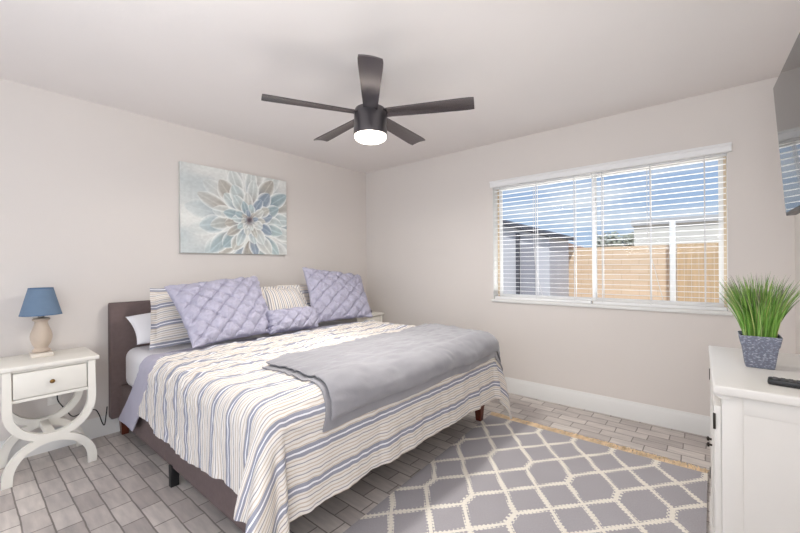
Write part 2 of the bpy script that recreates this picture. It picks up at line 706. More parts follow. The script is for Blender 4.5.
# window: vinyl slider in the recess
XM = 2.668
win = bpy.data.objects.new('window_1', None)
COL.objects.link(win)
win.location = (XM, 0.11, WZ0)
win['kind'] = 'structure'
FY0, FY1 = 0.105, 0.15
bm = bmesh.new()
box(bm, WX0, WX0 + 0.02, FY0, FY1, WZ0, WZ1)
box(bm, WX1 - 0.02, WX1, FY0, FY1, WZ0, WZ1)
box(bm, WX0 + 0.02, WX1 - 0.02, FY0, FY1, WZ0, WZ0 + 0.02)
box(bm, WX0 + 0.02, WX1 - 0.02, FY0, FY1, WZ1 - 0.02, WZ1)
obj('window_frame', bm, TANFRAME, win)
for x0, x1, y0 in ((WX0 + 0.02, XM + 0.012, 0.112), (XM - 0.012, WX1 - 0.02, 0.128)):
    bm = bmesh.new()
    s = 0.028
    y1 = y0 + 0.014
    box(bm, x0, x0 + s, y0, y1, WZ0 + .02, WZ1 - .02)
    box(bm, x1 - s, x1, y0, y1, WZ0 + .02, WZ1 - .02)
    box(bm, x0 + s, x1 - s, y0, y1, WZ0 + .02, WZ0 + .02 + s)
    box(bm, x0 + s, x1 - s, y0, y1, WZ1 - .02 - s, WZ1 - .02)
    sa = obj('sash', bm, VINYL, win)
    obj('pane', B(x0 + s, x1 - s, y0 + .005, y0 + .009, WZ0 + .02 + s, WZ1 - .02 - s), GLASS, sa)
bm = bmesh.new()
box(bm, WX0, WX0 + 0.003, 0.001, FY0, WZ0, WZ1)
box(bm, WX1 - 0.003, WX1, 0.001, FY0, WZ0, WZ1)
box(bm, WX0, WX1, 0.001, FY0, WZ0, WZ0 + 0.002)
obj('window_jamb', bm, TRIM, win)
bm = bmesh.new()
box(bm, WX0 - 0.012, WX1 + 0.02, -0.02, 0.0, WZ0 - 0.026, WZ0 - 0.001, 0.004)
obj('window_stool', bm, TRIM, win)

# ------------------------------------------------------------------ blinds
GB = 'white slatted blinds in the window'


def blind(x0, x1, label):
    ZT = WZ1 - 0.03
    t = thing('window_blind', ((x0 + x1) / 2, 0.045, WZ0), label, 'blind', GB)
    obj('headrail', B(x0, x1, 0.018, 0.07, ZT - 0.012, WZ1 - 0.001, 0.003), SLAT, t)
    bm = bmesh.new()
    n = 26
    z0, z1 = WZ0 + 0.045, ZT - 0.03
    for k in range(n):
        z = z0 + (z1 - z0) * k / (n - 1)
        a = 0.03 * math.sin(k * 1.7)
        pts = []
        for q in range(5):
            yy = -0.018 + 0.009 * q
            pts.append((0.045 + yy, z + 0.0014 * (1 - (yy / 0.018) ** 2) + a * 0.02))
        prof = pts + [(p[0], p[1] - 0.0020) for p in pts[::-1]]
        prism(bm, prof, 'x', x0 + 0.004, x1 - 0.004)
    obj('slats', bm, SLAT, t)
    obj('bottom_rail', B(x0 + 0.003, x1 - 0.003, 0.022, 0.068, WZ0 + 0.003, WZ0 + 0.026, 0.003), SLAT, t)
    for q in (0.07, 0.47, 0.85) if x0 < 2 else (0.09, 0.48, 0.86):
        x = x0 + (x1 - x0) * q
        bm = bmesh.new()
        for y in (0.0185, 0.0715):
            box(bm, x - 0.0035, x + 0.0035, y - 0.0006, y + 0.0006, WZ0 + 0.02, ZT)
        obj('ladder_tape', bm, CORD, t)
    return t


b1 = blind(WX0 + 0.004, XM - 0.004, 'white slatted blind over the left half of the window, grey shed behind it')
b2 = blind(XM + 0.004, WX1 - 0.004, 'white slatted blind over the right half of the window, above the green grass plant')
obj('pull_cord', tube(bmesh.new(), smooth_path([(2.18, 0.012, 1.97), (2.18, 0.010, 1.50), (2.20, 0.010, 1.2), (2.24, 0.010, 1.02), (2.262, 0.010, 0.94)], 5), 0.0024, 6), CORD, b1)
obj('pull_cord', tube(bmesh.new(), smooth_path([(3.065, 0.012, 1.97), (3.065, 0.010, 1.62), (3.07, 0.010, 1.4), (3.12, 0.010, 1.15), (3.165, 0.010, 0.95)], 5), 0.0024, 6), CORD, b2)
bm = bmesh.new()
prism(bm, [(-.001, 1.997), (-.030, 1.997), (-.034, 2.004), (-.034, 2.036), (-.042, 2.046), (-.042, 2.056), (-.001, 2.056)], 'x', WX0 - 0.012, WX1 + 0.022)
tag(obj('blind_valance', bm, SLAT), 'long white moulded valance across the top of the window', 'valance')

# ------------------------------------------------------------------ outside
GRAVEL = mat('gravel', (196, 178, 156), 0.95, 0.15, 30, 0.3, 80)
struct('ground_outside', B(-25, 30, WT, 60, -0.35, -0.2), GRAVEL)
tag(obj('block_fence', B(-8, 2.76, 8.0, 8.2, -0.2, 1.71), BLOCK), 'long tan block wall across the yard seen through the blinds', 'fence')
WOODF = mat('orange_boards', (200, 170, 134), 0.85, 0.12, 3, 0.1, 20, stretch=(8, 1, .5))
bm = bmesh.new()
for k in range(26):
    x = 2.78 + k * 0.14
    box(bm, x, x + 0.134, 7.96, 7.99, -0.18, 1.72)
tag(obj('board_fence', bm, WOODF), 'orange brown upright board fence at the right of the yard', 'fence')
WPOST = mat('white_post', (236, 234, 230), 0.5, 0.01)
tag(obj('fence_post', B(2.64, 2.76, 7.80, 7.92, -0.2, 2.28, 0.01), WPOST), 'tall white post standing before the yard walls', 'post')
SHEDW = mat('shed_siding', (192, 192, 198), 0.7, 0.03, 2)
SHEDD = mat('shed_dark', (84, 84, 92), 0.7, 0.03, 2)
SHEDM = mat('shed_door', (150, 150, 158), 0.7, 0.03, 2)
sh = thing('garden_shed', (-1.0, 6.8, -0.2), 'grey garden shed with a dark roof at the left of the yard', 'shed')
obj('wall', B(-3.6, 0.36, 6.0, 7.6, -0.2, 1.93), SHEDW, sh)
bm = bmesh.new()
prism(bm, [(-3.9, 3.30), (0.48, 1.90), (0.48, 2.00), (-3.9, 3.42)], 'y', 5.8, 7.8)
obj('roof', bm, SHEDD, sh)
bm = bmesh.new()
prism(bm, [(-3.6, 1.93), (0.30, 1.93), (-3.6, 3.19)], 'y', 6.01, 7.59)
obj('gable', bm, SHEDW, sh)
obj('door', B(-0.36, 0.02, 5.97, 6.0, -0.2, 1.75), SHEDM, sh)
obj('corner_post', B(-0.47, -0.39, 5.92, 6.0, -0.2, 2.05), SHEDD, sh)
STUC = mat('pale_stucco', (226, 222, 214), 0.9, 0.03, 2)
ROOFP = mat('pale_roof', (198, 196, 196), 0.8, 0.05, 2)
ROOFB = mat('brown_roof', (150, 118, 98), 0.85, 0.12, 3)
hs = thing('neighbour_house', (4.5, 14.5, -0.2), 'pale flat topped house beyond the right end of the yard walls', 'building')
obj('wall', B(1.25, 10, 12.5, 18, -0.2, 2.62), STUC, hs)
obj('roof', B(1.18, 10.1, 12.4, 18.1, 2.62, 2.82), ROOFP, hs)
hs = thing('distant_house', (-5.2, 22, -0.2), 'brown roofed house far behind the middle of the yard wall', 'building')
obj('wall', B(-8.2, -3.4, 20, 25, -0.2, 2.3), STUC, hs)
bm = bmesh.new()
prism(bm, [(-8.6, 2.25), (-5.8, 3.25), (-3.0, 2.25)], 'y', 19.6, 25.4)
obj('roof', bm, ROOFB, hs)


def tree(x, y, h, r, label):
    t = thing('tree', (x, y, -0.2), label, 'tree', 'trees beyond the yard wall')
    obj('trunk', tube(bmesh.new(), [(x, y, -0.2), (x + .05, y, h * .35), (x, y, h * .7)], lambda q: .16 * (1 - .5 * q), 8), mat('bark', (92, 76, 62), 0.9, 0.2, 10), t)
    bm = bmesh.new()
    rnd = random.Random(int(x * 10))
    for k in range(420):
        d = Vector((rnd.gauss(0, 1), rnd.gauss(0, 1), rnd.gauss(0, .8)))
        d = d.normalized() * r * (0.35 + 0.65 * rnd.random())
        p = Vector((x, y, h * 0.8)) + Vector((d.x, d.y, d.z * .7))
        a = Vector((rnd.gauss(0, 1), rnd.gauss(0, 1), rnd.gauss(0, 1))).normalized() * .16
        b_ = a.orthogonal().normalized() * .11
        bm.faces.new([bm.verts.new(p + v) for v in (-a, b_, a, -b_)])
    obj('foliage', bm, mat('olive_leaves', (172, 174, 160), 0.8, 0.2, 4), t, base='keep')


tree(0.62, 17.0, 2.95, 0.42, 'small round green tree beyond the tan block wall, right of the window bar')
tree(-2.45, 28.0, 3.6, 1.2, 'low bushy tree by the distant brown roofed house')

# ------------------------------------------------------------------ rug
RX0, RX1, RY1, RY0 = 2.06, 3.425, -0.645, -3.15


def rugpt(u, v):
    y = RY0 + (RY1 - RY0) * v
    xl = 2.052 + (RY1 - y) * 0.058
    x = xl + (RX1 - xl) * u
    return (x, y, 0.011 + 0.0015 * nz(x * 5, y * 5))


def ruguv(u, v):
    p = rugpt(u, v)
    # merged node of the trellis sits at (2.349, -1.205)
    return (p[0] - 2.349 + 0.1185 * 0, p[1] + 1.205 + 10 * 0.525)


bm = bmesh.new()
uvl = bm.loops.layers.uv.new('UVMap')
nu, nv = 30, 60
V = [[bm.verts.new(rugpt(i / nu, j / nv)) for j in range(nv + 1)] for i in range(nu + 1)]
for i in range(nu):
    for j in range(nv):
        f = bm.faces.new((V[i][j], V[i + 1][j], V[i + 1][j + 1], V[i][j + 1]))
        for l, (a, b) in zip(f.loops, ((i, j), (i + 1, j), (i + 1, j + 1), (i, j + 1))):
            l[uvl].uv = ruguv(a / nu, b / nv)
bm.normal_update()
bmesh.ops.solidify(bm, geom=bm.faces[:], thickness=0.009)
rug_root = thing('area_rug', ((RX0 + RX1) / 2, -1.8, 0), 'grey rug with a cream trellis pattern and tan fringe on the tile floor', 'rug')
obj('rug_field', bm, RUG, rug_root)
bm = bmesh.new()
rnd = random.Random(3)
x = 2.056
while x < RX1 - 0.004:
    for k in range(3):
        a = rnd.uniform(-.026, .026)
        L = rnd.uniform(.055, .09)
        tube(bm, [(x, RY1 - .004, .008), (x + a * .5, RY1 + L * .5, .011 + rnd.random() * .006), (x + a, RY1 + L, .004)], 0.0030, 5)
    x += 0.0085
FRINGE = mat('tan_fringe', (224, 200, 166), 0.9, 0.22, 22, 0.2, 200)
fo = obj('fringe', bm, FRINGE, rug_root)
fo['kind'] = 'stuff'

# ------------------------------------------------------------------ bed
BY0, BY1 = -2.665, -0.715
bed = thing('bed', (1.1, (BY0 + BY1) / 2, 0), 'king bed with taupe upholstered headboard and rails on dark wooden legs', 'bed')
bm = bmesh.new()
box(bm, 0.03, 0.105, BY0 - 0.055, BY1 + 0.055, 0.13, 0.976, 0.012, 3)
obj('headboard', bm, TAUPE, bed)
for y in (BY0, BY1 - 0.05):
    bm = bmesh.new()
    box(bm, 0.105, 1.02, y, y + 0.05, 0.105, 0.37, 0.008)
    box(bm, 1.0205, 2.05, y, y + 0.05, 0.105, 0.37, 0.008)
    obj('side_rail', bm, TAUPE, bed)
obj('foot_rail', B(2.0, 2.05, BY0 + 0.05, BY1 - 0.05, 0.145, 0.37, 0.008), TAUPE, bed)
bm = bmesh.new()
for k in range(14):
    x = 0.16 + k * 0.142
    box(bm, x, x + 0.08, BY0 + .05, BY1 - .05, 0.33, 0.352)
obj('slat_base', bm, mat('pine', (190, 160, 120), 0.7, 0.1, 8), bed)
for x, y in ((0.085, BY0 + 0.03), (0.085, BY1 - 0.03), (2.022, BY0 + 0.05), (2.022, BY1 - 0.05)):
    bm = bmesh.new()
    a, b_ = 0.030, 0.021
    vs = [[bm.verts.new((x + s * q[0], y + s * q[1], z)) for q in ((-1, -1), (1, -1), (1, 1), (-1, 1))] for s, z in ((b_, 0.0), (a, 0.135))]
    bm.faces.new(vs[0][::-1])
    bm.faces.new(vs[1])
    for i in range(4):
        bm.faces.new((vs[0][i], vs[0][(i + 1) % 4], vs[1][(i + 1) % 4], vs[1][i]))
    o = obj('leg', bm, CHERRY, bed)
    o['label'] = 'tapered dark reddish wooden leg'
for y in (BY0 + 0.012, (BY0 + BY1) / 2, BY1 - 0.012):
    o = obj('leg', B(1.095, 1.13, y - .022, y + .022, 0, 0.12 if y != (BY0 + BY1) / 2 else 0.33, 0.003), BLACKM, bed)
    o['label'] = 'square black metal middle leg'

tag(obj('mattress', B(0.11, 2.045, BY0 + 0.02, BY1 - 0.02, 0.353, 0.645, 0.07, 5), SHEET), 'thick white sheeted mattress on the taupe bed, bare beside the headboard', 'mattress')


class Drape:
    """A cloth lying on the bed: flat coordinates (s along the bed, t across) hang over foot and sides."""

    def __init__(self, xF, yL, yR, zt, r, flare=0.05, fold=1.0, seed=0.0):
        self.__dict__.update(xF=xF, yL=yL, yR=yR, zt=zt, r=r, flare=flare, fold=fold, seed=seed)

    def bump(self, s, t):
        pk = 1.0 - 0.55 * sstep(1.35, 1.75, s)                 # seersucker pucker, strongest towards the pillows
        b = 0.017 * nz(s * 3.1, t * 2.2, 4.0) + 0.009 * nz(s * 7.0, t * 6.0, 14.0) + 0.006 * nz(s * 16, t * 4.5, 1.0)
        b += pk * (0.012 * nz(s * 34 + 1.5 * nz(t * 9, s * 6), t * 11, 2.0) + 0.004 * nz(s * 60, t * 30, 6.0))
        return b

    def at(self, s, t, lift=0.0, crinkle=1.0):
        r = self.r
        ix, il, ir = self.xF - r, self.yL + r, self.yR - r
        ex = max(0.0, s - ix)
        ey = min(0.0, t - il) if t < il else max(0.0, t - ir)
        q = Vector((min(s, ix), max(il, min(ir, t)), 0))
        rho = math.hypot(ex, ey)
        bz = self.bump(s, t) * crinkle * (1 - 0.45 * sstep(0.1, 0.3, rho))
        if rho < 1e-6:
            return Vector((q.x, q.y, self.zt + lift + bz))
        n = Vector((ex / rho, ey / rho, 0))
        rr = r + lift
        arc = r * PI / 2
        if rho <= arc:
            a = rho / r
            p = q + n * (rr * math.sin(a) + bz * math.sin(a))
            p.z = self.zt - r + rr * math.cos(a) + bz * math.cos(a)
            return p
        h = rho - arc
        phi = math.atan2(ex, abs(ey))                       # 0 = side, pi/2 = foot
        corner = math.sin(2 * phi) if ex > 0 and ey != 0 else 0.0
        g = sstep(0, 0.30, h)
        # soft folds that open towards the hem
        k = s if ex == 0 else t
        wave = 0.022 * nz(k * 7.5, 3.0 + self.seed, h * 1.5) + 0.010 * nz(k * 19, 9.0, h * 2.5)
        if corner > 0:
            wave = wave * (1 - corner) + corner * (0.045 * math.sin(phi * 9.0 + 0.6) + 0.035) * (1.5 if t < il else 0.7)
        horiz = rr + self.flare * h + self.fold * g * wave + bz * (1 - 0.3 * g)
        horiz += corner * h * (0.26 if t < il else 0.12)
        p = q + n * horiz
        p.z = self.zt - r - h
        return p


CM = Drape(2.170, -2.715, -0.715, 0.690, 0.10, flare=0.03)
S0 = 0.87
SHEM = CM.xF - CM.r + 0.157 + 0.365
TL_ = CM.yL + CM.r - (0.157 + 0.282)
TR_ = CM.yR - CM.r + (0.157 + 0.335)


def comf_st(u, v):
    t = TL_ + (TR_ - TL_) * v
    over = max(0.0, (CM.yL + CM.r) - t, t - (CM.yR - CM.r))
    s0 = S0 + 0.08 * sstep(0, .12, over) - 0.75 * max(0.0, over - .13) + 0.02 * nz(t * 3, 7)
    hemw = 0.018 * nz(t * 4.0, 2.2)
    s = s0 + (SHEM + hemw - s0) * u
    if t < CM.yL + CM.r:
        hem = 0.025 * nz(s * 3.0, 5.5) + 0.035 * sstep(1.45, 1.85, s) - 0.02 * sstep(.8, 1.1, s)
        t += hem * sstep(0, .45, over)
    return s, t


def comf_pt(u, v):
    s, t = comf_st(u, v)
    # the cloth is drawn towards the head where it hangs off the left side
    p = CM.at(s, t)
    e = sstep(S0 + 0.16, S0, s)
    p.z += 0.012 * e
    p.z = max(p.z, 0.03)
    return p




def comf_uv(u, v):
    s, t = comf_st(u, v)
    pk = 1.0 - 0.6 * sstep(1.35, 1.8, s)
    return s + pk * (0.010 * nz(s * 9, t * 14, 21) + 0.006 * nz(s * 20, t * 32, 22)), t


co_ = grid_mesh('comforter', comf_pt, 300, 360, COMF, thick=0.014, uvfn=comf_uv)
tag(co_, 'cream comforter with blue and tan stripes draped over the bed down to its hem', 'comforter')

# white top sheet showing below the comforter on the near side
WS = Drape(2.14, -2.692, -0.72, 0.660, 0.085, flare=0.02, fold=0.3)


def ws_pt(u, v):
    s = 1.0 + 0.75 * u
    t = WS.yL + WS.r - (0.134 + 0.305 - 0.06 * (2 * u - 1) ** 2) * (1 - v) + 0.20 * v
    return WS.at(s, t, 0, 0.2)


tag(grid_mesh('bed_sheet', ws_pt, 40, 40, SHEET, thick=0.003), 'white sheet edge peeking out below the comforter hem on the near side', 'sheet')

# lilac blanket below the comforter at the head end
LB = Drape(2.2, -2.690, -0.73, 0.664, 0.08, flare=0.05, fold=0.25, seed=5)
LD = 0.126 + 0.41


def lb_pt(u, v):
    t0, t1 = LB.yL + LB.r - LD, LB.yR - LB.r + LD
    t = t0 + (t1 - t0) * v
    over = max(0.0, (LB.yL + LB.r) - t, t - (LB.yR - LB.r))
    s = (0.64 - 0.95 * max(0.0, over - .14)) * (1 - u) + (0.98 - 0.95 * max(0.0, over - .10)) * u
    p = LB.at(s, t, 0.0, 0.35)
    return p


tag(grid_mesh('lilac_blanket', lb_pt, 40, 200, LILAC, thick=0.006), 'plain lilac blanket strip under the pillows, hanging in a slanted point beside the headboard', 'blanket')

# plush throw folded double across the foot of the bed
thr = bmesh.new()
uvl = thr.loops.layers.uv.new('UVMap')


def throw_layer(lift, grow, s_in):
    nu, nv = 70, 150

    def pt(u, v):
        t = -2.355 - grow * 0.6 + (1.80 + grow) * v
        s_a = s_in + 0.05 * nz(t * 1.3, 8.0) - 0.10 * v
        s_b = 2.170 + 0.075 + grow + 0.016 * nz(t * 3.0, 3.0)
        s = s_a + (s_b - s_a) * u
        t += (-0.055 * u + 0.03 * math.sin(PI * u)) * sstep(0.45, 0, v)
        e = min(1.0, min(u, 1 - u) * 14, v * 22)
        round_ = math.sqrt(max(0.0, 1 - (1 - e) ** 2))
        wr = 0.006 * nz(s * 6, t * 4, 11) + 0.004 * nz(s * 14, t * 11, 12)
        return CM.at(s, t, lift * (0.72 + 0.28 * round_) + wr + 0.002, 1.0)
    bmx = bmesh.new()
    V = [[bmx.verts.new(pt(i / nu, j / nv)) for j in range(nv + 1)] for i in range(nu + 1)]
    for i in range(nu):
        for j in range(nv):
            bmx.faces.new((V[i][j], V[i + 1][j], V[i + 1][j + 1], V[i][j + 1]))
    bmx.normal_update()
    bmesh.ops.solidify(bmx, geom=bmx.faces[:], thickness=0.007)
    return bmx


me = bpy.data.meshes.new('tmp')
for args in ((0.010, 0.050, 1.60), (0.033, 0.0, 1.585)):
    b_ = throw_layer(*args)
    b_.to_mesh(me)
    b_.free()
    thr.from_mesh(me)
bpy.data.meshes.remove(me)
tag(obj('throw_blanket', thr, THROW, ang=80), 'silver grey plush throw folded double over the foot of the bed', 'throw')

# ------------------------------------------------------------------ pillows


def pillow(name, c, thick, material, label, group=None, disp=None, flange=0.0, pinch=0.05, sag=0.0, nu=48, nv=40, ruffle=0.0, front=1.0, back=1.0, power=0.42):
    """c: corners TL, TR, BL, BR as seen from the foot end of the bed."""
    TL, TR, BL, BR = [Vector(p) for p in c]
    nrm = ((TR - TL) + (BR - BL)).cross((BL - TL) + (BR - TR)).normalized()
    if nrm.x < 0:
        nrm = -nrm
    W = ((TR - TL).length + (BR - BL).length) / 2
    Hh = ((BL - TL).length + (BR - TR).length) / 2
    bm = bmesh.new()
    uvl = bm.loops.layers.uv.new('UVMap')
    cache = {}

    def pt(i, j, side):
        u, v = -1 + 2 * i / nu, -1 + 2 * j / nv
        edge = i in (0, nu) or j in (0, nv)
        key = (i, j, 0 if edge else side)
        if key in cache:
            return cache[key]
        pu = u * (1 - pinch * (1 - v * v))
        pv = v * (1 - pinch * (1 - u * u))
        a, b = (pu + 1) / 2, (pv + 1) / 2
        p = (BL * (1 - a) + BR * a) * (1 - b) + (TL * (1 - a) + TR * a) * b
        fu = min(1.0, max(0.0, (1 - abs(u)) * W / 2 - flange) / (W / 2 - flange)) if flange else 1 - abs(u)
        fv = min(1.0, max(0.0, (1 - abs(v)) * Hh / 2 - flange) / (Hh / 2 - flange)) if flange else 1 - abs(v)
        eu, ev = 1 - (1 - fu) ** 2, 1 - (1 - fv) ** 2
        prof = (max(0.0, eu) * max(0.0, ev)) ** power
        h = thick / 2 * prof * (1 - 0.25 * sag * v)
        d = disp(a * W, b * Hh) if (disp and side > 0) else 0.0
        edg = min(1.0, min(1 - abs(u), 1 - abs(v)) * 9)
        p = p + nrm * (side * h * (front if side > 0 else back) + d * edg)
        p = p + nrm * 0.006 * nz(p.x * 9, p.y * 9, p.z * 9) * edg
        if disp:                                               # gathered, wavy seams
            rim_ = 1 - min(1.0, min(1 - abs(u), 1 - abs(v)) * 6)
            wob = 0.013 * nz(a * 9, b * 9, 31) + 0.007 * nz(a * 24, b * 24, 32)
            p = p + (nrm * 0.9 + (TR - TL).normalized() * u + (TL - BL).normalized() * v) * wob * rim_
        if flange or ruffle:
            rim = 1 - min(1.0, min((1 - abs(u)) * W / 2, (1 - abs(v)) * Hh / 2) / max(flange, 0.02))
            if rim > 0:
                amp = ruffle if ruffle else 0.004
                p = p + nrm * rim * amp * math.sin((a * W + b * Hh) * (170 if ruffle else 45))
        vtx = bm.verts.new(p)
        cache[key] = vtx
        return vtx
    for side in (1, -1):
        for i in range(nu):
            for j in range(nv):
                q = [(i, j), (i + 1, j), (i + 1, j + 1), (i, j + 1)]
                if side < 0:
                    q = q[::-1]
                f = bm.faces.new([pt(a, b, side) for a, b in q])
                for l, (a, b) in zip(f.loops, q):
                    l[uvl].uv = (a / nu * W, b / nv * Hh)
    return tag(obj(name, bm, material, ang=75), label, 'pillow', group)


def pintuck(period_a, period_b, amp, rot=0.0):
    def d(x, y):
        wx = 0.018 * nz(x * 9, y * 9, 3)
        a = (x + wx) / period_a + (y) / period_b
        b = (x + wx) / period_a - (y) / period_b
        sa, sb = abs(math.sin(PI * a)), abs(math.sin(PI * b))
        puff = (sa * sb) ** 0.27
        knot = math.exp(-((sa * sa + sb * sb) / .09))
        rad = math.sin(9 * math.atan2(sb * math.copysign(1, math.sin(2 * PI * b)), sa * math.copysign(1, math.sin(2 * PI * a))))
        return amp * (puff - 0.7) - 0.012 * knot + 0.005 * rad * math.exp(-(sa * sa + sb * sb) * 1.5) + 0.010 * nz(x * 26, y * 26, 8) + 0.004 * nz(x * 70, y * 70, 9)
    return d


pillow('sleeping_pillow', [(.17, -2.645, .875), (.15, -1.95, .93), (.34, -2.62, .69), (.34, -1.95, .69)], 0.12, SHEET,
       'plain white sleeping pillow propped against the headboard behind the left striped sham', pinch=.06)
GS = 'striped shams standing against the headboard'
pillow('striped_sham', [(.27, -2.52, 1.08), (.27, -1.655, 1.065), (.53, -2.60, .675), (.50, -1.70, .69)], 0.13, SHAMS,
       'blue and tan striped sham behind the big lavender pillow nearest the white nightstand lamp', GS, flange=0.04, pinch=.02)
pillow('striped_sham', [(.27, -1.47, 1.058), (.27, -0.62, 1.05), (.47, -1.50, .69), (.47, -.65, .69)], 0.13, SHAMS,
       'striped sham mostly hidden behind the lavender pillow nearer the window', GS, flange=0.04, pinch=.02)
pillow('ruffled_cushion', [(.40, -1.72, 1.055), (.40, -1.325, 1.055), (.60, -1.78, .70), (.60, -1.26, .70)], 0.13, MIDS,
       'cream cushion with fine upright stripes and ruffled edge at the middle of the headboard', flange=0.035, pinch=.02, ruffle=0.010)
GP = 'large lavender pintuck pillows'
pillow('pintuck_pillow', [(.50, -2.50, 1.098), (.39, -1.745, 1.150), (.86, -2.45, .705), (.75, -1.775, .705)], 0.18, PURPLE,
       'large lavender pintuck pillow leaning on a striped sham at the left of the bed', GP, pintuck(.150, .135, .036), pinch=.045, nu=170, nv=130, back=0.5)
pillow('pintuck_pillow', [(.38, -1.262, 1.225), (.44, -.545, 1.130), (.66, -1.35, .71), (.75, -.66, .705)], 0.17, PURPLE,
       'large lavender pintuck pillow standing on the window side of the bed', GP, pintuck(.155, .135, .034), pinch=.05, nu=170, nv=130, back=0.5)
pillow('bolster_pillow', [(.73, -1.85, .880), (.71, -1.385, .870), (.80, -1.865, .705), (.80, -1.40, .705)], 0.17, PURPLE,
       'small oblong lavender gathered pillow lying between the two large lavender pillows', None, pintuck(.13, .12, .026), pinch=.04, nu=110, nv=70, power=.33)

# ------------------------------------------------------------------ nightstands


def arc(cx, cz, r, a0, a1, n=20):
    return [(cx + r * math.cos(a0 + (a1 - a0) * i / n), cz + r * math.sin(a0 + (a1 - a0) * i / n)) for i in range(n + 1)]


def nightstand(dy, label):
    y0, y1 = -3.285 + dy, -2.860 + dy                      # top edges
    XB, XF = 0.03, 0.425
    ym = (y0 + y1) / 2
    t = thing('nightstand', ((XB + XF) / 2, ym, 0), label, 'nightstand', 'white curule nightstands beside the bed')
    obj('top', B(XB, XF + 0.012, y0 - 0.01, y1 + 0.012, 0.650, 0.676, 0.007, 3), NSTAND, t)
    ly0, ly1 = y0 + 0.005, y1 - 0.006                      # outer faces of the frames
    wdt = 0.040
    ro = (ly1 - ly0) / 2
    for xa, xb in ((XB + 0.02, XB + 0.055), (XF - 0.035, XF)):
        bm = bmesh.new()
        zc = 0.417
        outer = [(ly0, 0.65)] + arc(ym, zc, ro, PI, 2 * PI) + [(ly1, 0.65)]
        inner = [(ly1 - wdt, 0.65)] + arc(ym, zc, ro - wdt, 2 * PI, PI) + [(ly0 + wdt, 0.65)]
        prism(bm, outer + inner, 'x', xa, xb, 0.004)
        ro2, z2 = 0.206, 0.034
        hz = 0.205
        out2 = [(ym + (ro2 + .005) * math.cos(a), hz * math.sin(a) + z2) for a in [PI * i / 20 for i in range(21)]]
        out2 = [(ym + ro2 + .005, 0)] + out2 + [(ym - ro2 - .005, 0)]
        in2 = [(ym + (ro2 - wdt) * math.cos(a), (hz - wdt) * math.sin(a) + z2) for a in [PI - PI * i / 20 for i in range(21)]]
        in2 = [(ym - ro2 + wdt, 0)] + in2 + [(ym + ro2 - wdt, 0)]
        prism(bm, out2 + in2, 'x', xa + .0025, xb - .0025, 0.004)
        obj('curved_leg_frame', bm, NSTAND, t)
    bm = bmesh.new()
    box(bm, XB + 0.055, XF - 0.036, ym - 0.022, ym + 0.022, 0.205, 0.240, 0.004)
    obj('stretcher', bm, NSTAND, t)
    bm = bmesh.new()
    box(bm, XB + 0.055, XF - 0.035, ly0 + 0.004, ly0 + 0.02, 0.47, 0.65)
    box(bm, XB + 0.055, XF - 0.035, ly1 - 0.02, ly1 - 0.004, 0.47, 0.65)
    box(bm, XB + 0.04, XB + 0.055, ly0 + wdt, ly1 - wdt, 0.47, 0.65)
    box(bm, XB + 0.055, XF - 0.02, ly0 + 0.02, ly1 - 0.02, 0.466, 0.480)
    box(bm, XF - 0.02, XF - 0.008, ly0 + wdt, ly1 - wdt, 0.466, 0.484)
    box(bm, XF - 0.02, XF - 0.008, ly0 + wdt, ly1 - wdt, 0.636, 0.65)
    obj('drawer_case', bm, NSTAND, t)
    d = obj('drawer', B(XF - 0.024, XF - 0.003, ly0 + wdt + .004, ly1 - wdt - .004, 0.4875, 0.633, 0.003), NSTAND, t)
    bm = bmesh.new()
    pr_ = [(0.0, 0.0), (0.006, 0.0), (0.0055, 0.008), (0.010, 0.013), (0.0125, 0.018), (0.010, 0.024), (0.0, 0.026)]
    seg = 16
    rings = [[bm.verts.new((XF - 0.003 + h, ym + max(r, .0003) * math.cos(2 * PI * i / seg), 0.5615 + max(r, .0003) * math.sin(2 * PI * i / seg))) for i in range(seg)] for r, h in pr_]
    for a, b_ in zip(rings, rings[1:]):
        for i in range(seg):
            bm.faces.new((a[i], a[(i + 1) % seg], b_[(i + 1) % seg], b_[i]))
    o = obj('knob', bm, BRASS, d)
    o['label'] = 'small aged brass knob'


nightstand(0, 'white nightstand with curved crossed legs and a drawer, left of the headboard')
nightstand(2.705, 'white nightstand in the window corner, only its top corner showing past the bed')


